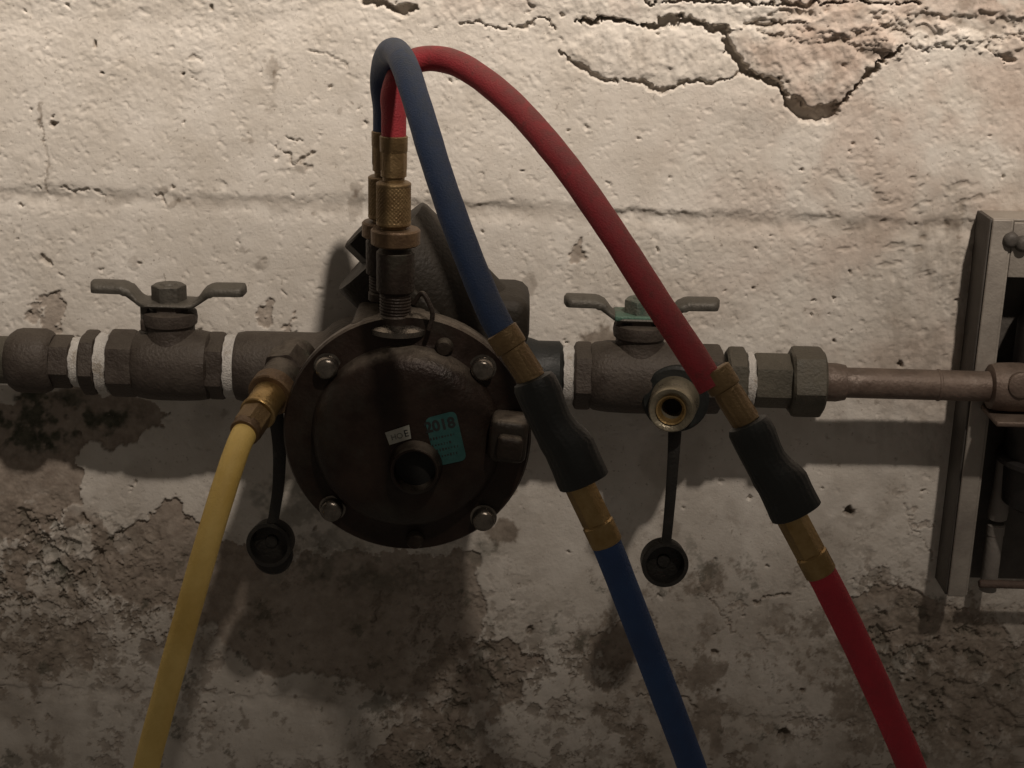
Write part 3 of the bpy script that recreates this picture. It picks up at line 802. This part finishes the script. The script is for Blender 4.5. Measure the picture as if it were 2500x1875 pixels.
# vent nose with a dark bore
pn = P(1012, 1152, -0.156)
nose = obj('vent_nose', lathe((pn.x, -0.142, pn.z), ZAX, [(0, 68 * SCV), (0.008, 63 * SCV), (0.0125, 59 * SCV), (0.0140, 57 * SCV), (0.0144, 54 * SCV), (0.0136, 50 * SCV), (0.006, 47 * SCV)], 56, 0, False), 'cover', cov)
obj('bore', lathe((pn.x, -0.142, pn.z), ZAX, [(0.0056, 48 * SCV), (0.0062, 47.5 * SCV)], 40), 'bore', nose)
# side plug, small bosses
pg = P(1240, 1075, -0.148)
obj('side_plug', box((pg.x, -0.141, pg.z), 92 * SCV, 0.024, 108 * SCV, 0.0045, Matrix.Rotation(rad(4), 3, 'Y')), 'cover', cov, 40)
obj('plug_head', box((pg.x + 4 * SCV, -0.155, pg.z - 8 * SCV), 62 * SCV, 0.010, 60 * SCV, 0.003, Matrix.Rotation(rad(6), 3, 'Y')), 'bronze', cov, 40)
for (u, v, r) in [(1084, 850, 22), (1012, 1322, 22)]:
    p = P(u, v, -0.133)
    obj('boss', lathe((p.x, -0.127, p.z), ZAX, [(0, r * SCV), (0.005, r * SCV), (0.0075, r * 0.72 * SCV), (0.008, r * 0.3 * SCV)], 28), 'bronze', cov)

# stickers
def sticker(name, corners, y, material, parent, th=0.0004, rad_=0.0):
    pts = [P(u, v, y) for u, v in corners]
    pts = [Vector((p.x, y, p.z)) for p in pts]
    if rad_:
        out = []
        n = len(pts)
        for i in range(n):
            a, b, c = pts[i - 1], pts[i], pts[(i + 1) % n]
            d1 = (a - b).normalized() * rad_; d2 = (c - b).normalized() * rad_
            for k in range(6):
                q = k / 5
                out.append((b + d1) * (1 - q) ** 2 + b * 2 * q * (1 - q) + (b + d2) * q * q)
        pts = out
    return obj(name, prism(pts, (0, -th, 0)), material, parent, 0)
def text(name, s_, p, size, rot, y, material, parent, bold=0.0):
    cu = bpy.data.curves.new(name, 'FONT'); cu.body = s_; cu.size = size; cu.extrude = 0.00006; cu.offset = bold
    o = bpy.data.objects.new(name, cu); COL.objects.link(o)
    dg = bpy.context.evaluated_depsgraph_get()
    me = bpy.data.meshes.new_from_object(o.evaluated_get(dg))
    bpy.data.objects.remove(o)
    R = Matrix.Rotation(rot, 4, 'Y') @ Matrix.Rotation(rad(90), 4, 'X')
    for v in me.vertices:
        c = R @ v.co
        v.co = Vector((p.x + c.x, y + c.y, p.z + c.z))
    return link(name, me, M[material], parent, 0)
YS = YF + 0.0001
st = sticker('date_sticker', [(1036, 1022), (1112, 1002), (1140, 1122), (1066, 1138)], YS, 'teal', cov, 0.0004, 0.004)
st['label'] = 'teal sticker printed 2018 above the dark vent hole'
obj_t = text('lettering', '2018', P(1040, 1056, YS), 0.0088, rad(-14), YS - 0.00052, 'ink', st, 0.0003)
# the small print is too worn to read: short broken strokes
prnd = random.Random(5)
for row, (u, v, n) in enumerate([(1052, 1072, 9), (1057, 1088, 7), (1061, 1101, 9), (1066, 1116, 8)]):
    for k in range(n):
        p = P(u + k * 7.0, v - k * 1.6, YS)
        obj('print_stroke', box((p.x, YS - 0.00047, p.z), prnd.uniform(0.0004, 0.0011), 0.00012, prnd.uniform(0.0007, 0.0016), 0, Matrix.Rotation(rad(-13), 3, 'Y')), 'ink', st, 0)
# packing under the stickers' overhang is the rib/cover itself; the label sits on the rib
wl = sticker('white_label', [(940, 1056), (999, 1037), (1004, 1070), (951, 1086)], YR - 0.0002, 'white_label', cov, 0.0004)
wl['label'] = 'small white paper label stuck above the dark vent hole'
text('lettering', 'HO', P(956, 1074, YR), 0.0046, rad(-15), YR - 0.00072, 'ink_grey', wl)
text('lettering', 'E', P(988, 1066, YR), 0.0058, rad(-15), YR - 0.00072, 'ink', wl)

# ---- slanted check barrel behind the cover, axis up and to the left
YB = -0.052
sb = S(YB)
A = P(930, 600, YB); B = P(1150, 815, YB)
ax = (A - B).normalized(); Lb = (A - B).length
bar = obj('check_barrel', lathe(B, ax, [(-0.006, 140 * sb), (Lb * 0.30, 142 * sb), (Lb * 0.33, 146 * sb), (Lb * 0.97, 146 * sb), (Lb, 143 * sb)], 64), 'bonnet', bp, 30)
obj('barrel_rib', box(B + ax * Lb * 0.34 + Vector((0, -140 * sb, 0)), 0.008, 0.008, 0.05, 0.002, frame(ax)), 'bonnet', bar)
obj('bonnet_hex', hexp(A, ax, -0.002, 0.016, 66 * sb, 0.002, rad(25)), 'bonnet', bar, 25)
# outer shoulder that shows to the right of the blue hose
B2 = P(1216, 764, YB)
obj('shoulder', box((B2.x, YB, B2.z), 150 * sb, 0.060, 128 * sb, 0.0095), 'bonnet', bp, 40)

# ---- test cocks
YR0, YB0 = -0.122, -0.096                     # depth of the red (front) and the blue (rear) upright cock
def upright_cock(u, v_flange, v_base, y, parent, rf, rb):
    p1 = P(u, v_flange, y); p0 = P(u, v_base, y); s_ = S(y)
    c = Vector((p1.x, y, 0))
    z1, z0 = p1.z, p0.z
    tk = obj('test_cock', lathe((c.x, y, z0), (0, 0, 1), [(0, rb * 1.1 * s_), (0.004, rb * 1.1 * s_), (0.005, rb * s_), ((z1 - z0) * 0.32, rb * s_), ((z1 - z0) * 0.36, rb * 1.25 * s_), ((z1 - z0) * 0.78, rb * 1.25 * s_), ((z1 - z0) * 0.82, rb * s_), (z1 - z0 - 0.0065, rb * s_)], 40), 'bronze', parent)
    # threaded lower length
    def rfn(t, r, a): return r * (1 + 0.025 * math.sin(t * 2 * math.pi / 0.0018 + a))
    obj('thread', lathe((c.x, y, z0 + 0.005), (0, 0, 1), [(0.0003 * k, rb * 1.03 * s_) for k in range(48)], 32, 0, True, None, rfn), 'bronze', tk, 60)
    obj('flange', lathe((c.x, y, z1 - 0.0075), (0, 0, 1), [(0, rf * 0.9 * s_), (0.001, rf * s_), (0.0085, rf * s_), (0.0095, rf * 0.93 * s_)], 48), 'brass_dark', tk)
    return c, z1
cR, zR = upright_cock(966, 566, 786, YR0, bp, 58, 36)
cB, zB = upright_cock(940, 548, 730, YB0, bp, 54, 36)
obj('cock_base', lathe((cR.x + 0.002, YR0 + 0.002, P(966, 792, YR0).z - 0.004), (0, 0, 1), [(0, 0.018), (0.003, 0.018), (0.0045, 0.0155), (0.0055, 0.0125)], 40), 'bolt', bp)
# small bent lever beside the front cock
lev = catmull([P(1010, 742, YR0 - 0.010), P(1030, 716, YR0 - 0.012), P(1048, 742, YR0 - 0.014), P(1056, 772, YR0 - 0.015), P(1046, 806, YR0 - 0.016)], 8)
obj('lever', tube(lev, 0.0014, 12), 'bronze', bp)
# body block under the upright cocks
obj('cock_boss', box((cB.x + 0.004, (YR0 + YB0) / 2 + 0.012, P(960, 790, YB0).z - 0.006), 0.044, 0.062, 0.030, 0.006), 'bronze', bp)

# ---- forward-facing test cock on the right valve
p0 = P(1652, 966, YP - 0.016); p1 = P(1638, 1002, YP - 0.052)
axt = (p1 - p0).normalized(); Lt = (p1 - p0).length
tk = obj('test_cock', lathe(p0, axt, [(-0.006, 76 * SP), (0.008, 76 * SP), (0.010, 70 * SP), (0.0105, 58 * SP), (Lt - 0.006, 55 * SP), (Lt - 0.001, 53 * SP), (Lt, 50 * SP), (Lt - 0.0012, 36 * SP), (Lt - 0.005, 25 * SP), (Lt - 0.016, 22 * SP)], 48, 0, False), 'port', rvv)
obj('bore', lathe(p0, axt, [(Lt - 0.0165, 29 * SP), (Lt - 0.0155, 29 * SP)], 32), 'bore', tk)
obj('collar', lathe(p0, axt, [(-0.002, 78 * SP), (0.009, 80 * SP), (0.0105, 74 * SP)], 48), 'black', tk)
obj('bore_ring', lathe(p0, axt, [(Lt - 0.0035, 30 * SP), (Lt - 0.0010, 33 * SP), (Lt - 0.0002, 35 * SP), (Lt - 0.0006, 31 * SP), (Lt - 0.004, 24 * SP)], 40, 0, False), 'brass', tk)

# ---- caps hanging on straps
def cap(label, path, u, v, y, r, tilt, wid):
    t = thing('dust_cap', label, 'cap', P(u, v, y), 'hanging dust caps')
    c = P(u, v, y); s_ = S(y)
    axc = Vector((math.sin(tilt) * 0.2, -1, 0.10)).normalized()
    R = r * s_
    cp = obj('cap', lathe(c, axc, [(-0.010, R * 0.88), (-0.008, R * 0.97), (0.004, R), (0.0048, R * 0.97), (0.0048, R * 0.82), (0.003, R * 0.79), (-0.005, R * 0.77)], 48, 0, False), 'cap', t)
    obj('cap_floor', lathe(c, axc, [(-0.0055, R * 0.80), (-0.0045, R * 0.79), (-0.0045, R * 0.30), (-0.003, R * 0.26), (-0.003, 0.0003)], 40), 'cap', cp)
    obj('cap_back', lathe(c, axc, [(-0.0102, R * 0.90), (-0.0085, R * 0.93)], 40), 'cap', cp)
    pts = catmull([P(*q) for q in path], 10)
    bm = bmesh.new(); rings = []
    for i, p in enumerate(pts):
        q = i / (len(pts) - 1)
        w = wid * s_ * (1.25 - 0.35 * math.sin(min(q * 1.2, 1) * math.pi * 0.5) + 0.25 * max(0, q - 0.9) * 10 * 0.5)
        rings.append([bm.verts.new(p + Vector((sx * w, sy * 0.0013, 0))) for sx, sy in ((-1, -0.6), (-0.8, -1), (0.8, -1), (1, -0.6), (1, 0.6), (0.8, 1), (-0.8, 1), (-1, 0.6))])
    for a, b in zip(rings[:-1], rings[1:]):
        for k in range(8): bm.faces.new((a[k], a[(k + 1) % 8], b[(k + 1) % 8], b[k]))
    bm.faces.new(rings[0][::-1]); bm.faces.new(rings[-1])
    obj('strap', bm, 'cap', t)
    return t
cap('black rubber dust cap hanging on a long strap below the right valve', [(1648, 1040, -0.075), (1645, 1100, -0.080), (1638, 1200, -0.082), (1630, 1290, -0.082), (1626, 1325, -0.080)], 1622, 1374, -0.078, 59, 0.2, 13.5)
cap('black rubber dust cap hanging beside the yellow hose under the round cover', [(672, 1000, -0.085), (682, 1090, -0.088), (680, 1180, -0.090), (672, 1240, -0.090), (666, 1275, -0.088)], 660, 1326, -0.086, 58, -0.3, 15)
obj('cap_skirt', lathe(P(668, 1352, -0.078), (0, -1, 0.1), [(0, 0.0125), (0.004, 0.0125), (0.005, 0.0115)], 36), 'cap', bpy.data.objects['dust_cap.001'])

# ================================================================== HOSES
RH = 0.0070
def knurl_nut(p, axis, L, r, parent, material='brass_dull'):
    def rf(t, rr, a):
        k = 26
        f1 = (a * k / (2 * math.pi) + t / 0.0023) % 1.0; f2 = (a * k / (2 * math.pi) - t / 0.0023) % 1.0
        d = min(abs(f1 - 0.5), abs(f2 - 0.5)) * 2
        e = min(t, L - t)
        return rr * (1 - (0.055 * (1 - min(d * 1.6, 1)) if e > 0.0025 else 0.0))
    n = 46
    prof = [(0, r * 0.9), (0.0008, r * 0.985)] + [(0.001 + (L - 0.002) * k / n, r) for k in range(n + 1)] + [(L - 0.0008, r * 0.985), (L, r * 0.86)]
    return obj('knurled_nut', lathe(p, axis, prof, 130, 0, True, None, rf), material, parent, 60)

def section(parent, name, p0, p1, prof, material, seg=40, hexa=False, phase=0.0):
    """turned piece between two points: prof = (fraction, radius m)"""
    a = (p1 - p0); L = a.length
    if hexa:
        return obj(name, hexp(p0, a, prof[0][0] * L, prof[-1][0] * L, prof[0][1], None, phase), material, parent, 25)
    return obj(name, lathe(p0, a, [(f * L, r) for f, r in prof], seg, phase), material, parent, 35)

def shutoff(parent, a0, a1, b0, b1, c0, c1, bend):
    """ferrule a0-a1, black sleeve b0-b1, ferrule c0-c1"""
    section(parent, 'ferrule', a0, a1, [(-0.10, 0.0070), (-0.08, 0.0080), (0.24, 0.0080), (0.28, 0.0077), (0.30, 0.0067), (0.97, 0.0066), (1.0, 0.0060)], 'brass_dull')
    section(parent, 'ferrule_hex', a0, a1, [(0.34, 0.0072), (0.94, 0.0072)], 'brass_dull', hexa=True, phase=rad(15))
    mid = (b0 + b1) / 2
    # black rubber sleeve: narrow grip, waist and a wider, slightly offset lower half
    a = (b1 - b0); L = a.length
    F = frame(a)
    bm = bmesh.new(); rings = []; NS = 132
    prof = [(0.0, 0.0072), (0.015, 0.0096), (0.06, 0.0106), (0.16, 0.0108), (0.30, 0.0103), (0.40, 0.0101), (0.50, 0.0108), (0.58, 0.0119), (0.66, 0.0122), (0.80, 0.0122), (0.93, 0.0124), (0.975, 0.0124), (0.985, 0.0118), (0.97, 0.0105), (0.95, 0.0080)]
    for f, r in prof:
        off = bend * (float(sstep(0.40, 0.68, np.array(f))))
        ring = []
        for k in range(NS):
            an = 2 * math.pi * k / NS
            rr = r * (1 + 0.022 * math.cos(4 * an + 0.4) * (1 if f > 0.55 else 0.3) + 0.006 * math.cos(22 * an) * (1 if 0.05 < f < 0.96 else 0) + 0.012 * math.sin(f * 23 + 3 * an))
            ring.append(bm.verts.new(b0 + F @ Vector((rr * math.cos(an), rr * math.sin(an), f * L)) + off))
        rings.append(ring)
    for x, y in zip(rings[:-1], rings[1:]):
        for k in range(NS): bm.faces.new((x[k], x[(k + 1) % NS], y[(k + 1) % NS], y[k]))
    bm.faces.new(rings[0][::-1]); bm.faces.new(rings[-1])
    sl = obj('shutoff_sleeve', bm, 'black', parent, 40)
    # side slot plate of the ball shut-off
    section(parent, 'lower_hex', c0, c1, [(-0.25, 0.0075), (0.60, 0.0075)], 'brass', hexa=True, phase=rad(20))
    section(parent, 'lower_ferrule', c0, c1, [(0.58, 0.0070), (0.61, 0.0078), (0.99, 0.0078), (1.02, 0.0072)], 'brass')

def top_fitting(parent, c, z1, u_off=0.0):
    """knurled nut, ferrule on an upright cock"""
    y = c.y
    knurl_nut(Vector((c.x + u_off, y, z1 + 0.0035)), (0, 0, 1), 0.0250, 0.0098, parent)
    obj('nut_neck', lathe((c.x + u_off, y, z1), (0, 0, 1), [(0, 0.0070), (0.0048, 0.0072)], 32), 'brass_dull', parent)
    obj('ferrule', lathe((c.x + u_off, y, z1 + 0.028), (0, 0, 1), [(0, 0.0060), (0.003, 0.0062), (0.0035, 0.0072), (0.017, 0.0073), (0.0175, 0.0077), (0.0255, 0.0078), (0.026, 0.0072)], 40), 'brass_dull', parent)
    obj('ferrule_hex', hexp((c.x + u_off, y, z1 + 0.0345), (0, 0, 1), 0, 0.0115, 0.0078, None, rad(20)), 'brass_dull', parent, 25)
    return Vector((c.x + u_off, y, z1 + 0.050))

# blue
bh = thing('test_hose', 'blue rubber test hose arching over the valve with black shut-off sleeve', 'hose', tuple(cB), 'test hoses')
pb = top_fitting(bh, cB, zB)
blue_up = [pb, pb + Vector((0, 0, 0.016)), P(934, 212, YB0 - 0.001), P(937, 165, -0.105), P(948, 132, -0.128), P(967, 127, -0.158), P(990, 165, -0.188), P(1024, 270, -0.212), P(1066, 410, -0.232), P(1122, 570, -0.250), P(1190, 740, -0.264), P(1228, 815, -0.270)]
obj('upper_hose', tube(catmull(blue_up, 14), RH, 32, 0.016, 3), 'blue_dusty_shade', bh, 60)
a0, a1 = P(1230, 818, -0.270), P(1302, 930, -0.275)
b0, b1 = P(1300, 922, -0.275), P(1412, 1188, -0.284)
c0, c1 = P(1424, 1205, -0.285), P(1482, 1326, -0.288)
shutoff(bh, a0, a1, b0, b1, c0, c1, (P(1416, 1180, -0.284) - P(1400, 1187, -0.284)))
low_b = [P(1477, 1318, -0.288), P(1510, 1400, -0.289), P(1600, 1635, -0.292), P(1690, 1875, -0.292), P(1770, 2120, -0.285), P(1830, 2380, -0.27)]
obj('lower_hose', tube(catmull(low_b, 12), RH * 1.03, 32, 0.010, 4), 'blue', bh, 60)

# red
rh = thing('test_hose', 'red rubber test hose curving far right with black shut-off sleeve', 'hose', tuple(cR), 'test hoses')
pr = top_fitting(rh, cR, zR, -0.0012)
red_up = [pr, pr + Vector((0, 0, 0.015)), P(960, 235, YR0 + 0.001), P(975, 185, YR0 + 0.003), P(1005, 152, YR0 + 0.004), P(1065, 143, YR0), P(1140, 168, -0.138), P(1250, 254, -0.168), P(1370, 390, -0.204), P(1490, 560, -0.234), P(1600, 730, -0.256), P(1690, 862, -0.270), P(1752, 916, -0.276)]
red_up = red_up[:-2] + [P(1680, 850, -0.268), P(1752, 918, -0.274)]
red_up[-2] = P(1672, 842, -0.267); red_up[-1] = P(1757, 930, -0.276)
red_up = [q for q in red_up]
red_up[-2] = P(1690, 866, -0.269)
red_up[-1] = P(1738, 945, -0.274)
obj('upper_hose', tube(catmull(red_up, 14), RH * 0.99, 32, 0.016, 5), 'red_dusty_shade', rh, 60)
a0, a1 = P(1757, 915, -0.272), P(1826, 1036, -0.279)
a0 = P(1750, 915, -0.272)
b0, b1 = P(1824, 1030, -0.279), P(1932, 1262, -0.288)
c0, c1 = P(1944, 1285, -0.289), P(2004, 1398, -0.292)
shutoff(rh, a0, a1, b0, b1, c0, c1, (P(1416, 1180, -0.284) - P(1402, 1186, -0.284)))
low_r = [P(1999, 1388, -0.292), P(2032, 1450, -0.292), P(2128, 1650, -0.292), P(2226, 1875, -0.290), P(2310, 2110, -0.283), P(2370, 2380, -0.268)]
obj('lower_hose', tube(catmull(low_r, 12), RH * 1.03, 32, 0.010, 6), 'red', rh, 60)

# yellow
yh = thing('test_hose', 'yellow rubber test hose hanging down from the left side of the cover', 'hose', tuple(P(660, 930, -0.09)), 'test hoses')
y0, y1 = P(718, 880, -0.078), P(600, 1052, -0.150)
ay = (y1 - y0); Ly = ay.length
def ysec(name, f0, f1, r, material, parent, hexa=False, prof=None):
    if hexa: return obj(name, hexp(y0, ay, f0 * Ly, f1 * Ly, r, None, rad(12)), material, parent, 25)
    pf = prof or [(f0, r * 0.94), (f0 + 0.01, r), (f1 - 0.01, r), (f1, r * 0.94)]
    return obj(name, lathe(y0, ay, [(f * Ly, q) for f, q in pf], 44), material, parent)
tc = ysec('test_cock', -0.1, 0.40, 0.0125, 'bronze', bp)
ysec('hex', 0.02, 0.22, 0.0150, 'bronze', tc, True)
ysec('flange', 0.40, 0.52, 0.0138, 'brass_dark', tc)
ysec('swivel_nut', 0.50, 0.74, 0.0100, 'brass', yh)
ysec('nut_ring', 0.735, 0.78, 0.0107, 'brass', yh)
ysec('ferrule_hex', 0.78, 0.98, 0.0096, 'brass_dull', yh, True)
ysec('ferrule', 0.95, 1.03, 0.0088, 'brass_dark', yh)
yl = [y0 + ay * 0.98, P(584, 1085, -0.158), P(556, 1165, -0.172), P(508, 1320, -0.192), P(452, 1520, -0.210), P(400, 1710, -0.222), P(356, 1880, -0.228), P(310, 2110, -0.23), P(280, 2380, -0.22)]
obj('hose', tube(catmull(yl, 12), RH * 1.02, 32, 0.010, 7), 'yellow', yh, 60)

# ================================================================== STEEL CABINET AT THE RIGHT EDGE
cb = thing('steel_cabinet', 'open grey steel cabinet fixed to the wall at the right edge', 'cabinet', P(2450, 1460, -0.02))
xb = P(2338, 1000, -0.002).x                   # left side at the wall
zt, zb_ = P(2400, 528, -0.02).z, P(2360, 1455, -0.03).z
hz = zt - zb_; zc = (zt + zb_) / 2
YD = -0.030
obj('side_panel', box((xb - 0.001, YD / 2 + 0.004, zc), 0.0020, abs(YD) + 0.006, hz, 0.0006), 'galv_shaded', cb)
obj('front_lip', box((xb + 0.0052, YD - 0.0002, zc), 0.0118, 0.0022, hz + 0.0004, 0.0009), 'galv', cb)
obj('inner_lip', box((xb + 0.0117, YD + 0.0040, zc), 0.0018, 0.0082, hz - 0.0006, 0.0005), 'galv', cb)
obj('back_panel', box((xb + 0.085, -0.0038, zc), 0.168, 0.0015, hz - 0.004, 0.0004), 'galv_shaded', cb)
obj('top_panel', box((xb + 0.085, YD / 2 + 0.004, zt - 0.0006), 0.170, abs(YD) + 0.004, 0.0020, 0.0005), 'galv', cb)
tp = obj('top_plate', box((xb + 0.097, YD + 0.0012, zt - 0.019), 0.168, 0.0018, 0.035, 0.0006), 'galv', cb)
for (u, v) in [(2462, 575), (2492, 585)]:
    p = P(u + 4, v + 10, YD)
    obj('bolt', lathe((p.x, YD + 0.0008, p.z), ZAX, [(0, 0.0052), (0.003, 0.0050), (0.0050, 0.0036), (0.0055, 0.002)], 24), 'galv_shaded', tp)
# dark housing inside the cabinet
t = thing('meter_housing', 'black rounded housing inside the steel cabinet behind the coupling', 'housing', P(2560, 1200, -0.03))
hx = P(2590, 900, -0.03).x
obj('housing', lathe((hx, -0.030, P(2560, 1240, -0.03).z), (0, 0, 1), [(0, 0.020), (0.004, 0.026), (0.05, 0.0285), (0.060, 0.031), (0.066, 0.031), (0.085, 0.030), (0.125, 0.030), (0.138, 0.026), (0.142, 0.018)], 40), 'dark_metal', t)
obj('housing_rib', lathe((hx, -0.030, P(2560, 1130, -0.03).z), (0, 0, 1), [(0, 0.0315), (0.001, 0.033), (0.004, 0.033), (0.005, 0.0315)], 40), 'dark_metal', t)
t = thing('tube_fitting', 'small upright grey tube fitting beside the cabinet lip', 'fitting', P(2420, 1400, -0.018))
fx = P(2432, 1280, -0.018); 
obj('tube', lathe((fx.x, -0.018, P(2410, 1440, -0.018).z), (0, 0, 1), [(0, 0.0056), (P(2425, 1290, -0.018).z - P(2410, 1440, -0.018).z, 0.0056)], 28), 'pvc', t)
obj('collar', lathe((fx.x, -0.018, P(2425, 1306, -0.018).z), (0, 0, 1), [(0, 0.0052), (0.0008, 0.0060), (0.0075, 0.0060), (0.0085, 0.0052)], 28), 'pvc', t)
obj('bulb', lathe((fx.x, -0.018, P(2428, 1268, -0.018).z), (0, 0, 1), [(0, 0.0050), (0.001, 0.0064), (0.006, 0.0068), (0.014, 0.0060), (0.022, 0.0052), (0.05, 0.0050)], 28), 'pvc', t)
rod = obj('bracket_rod', lathe((P(2388, 1424, -0.026).x, -0.0275, P(2440, 1424, -0.026).z), (1, 0, 0), [(0, 0.0022), (0.0006, 0.0028), (0.045, 0.0028), (0.11, 0.0028)], 20), 'rust')
tag(rod, 'short dark rod lying across the bottom of the steel cabinet', 'rod')

# ------------------------------------------------------------------ render settings
SC.render.engine = 'CYCLES'
SC.cycles.use_denoising = True
SC.cycles.max_bounces = 6
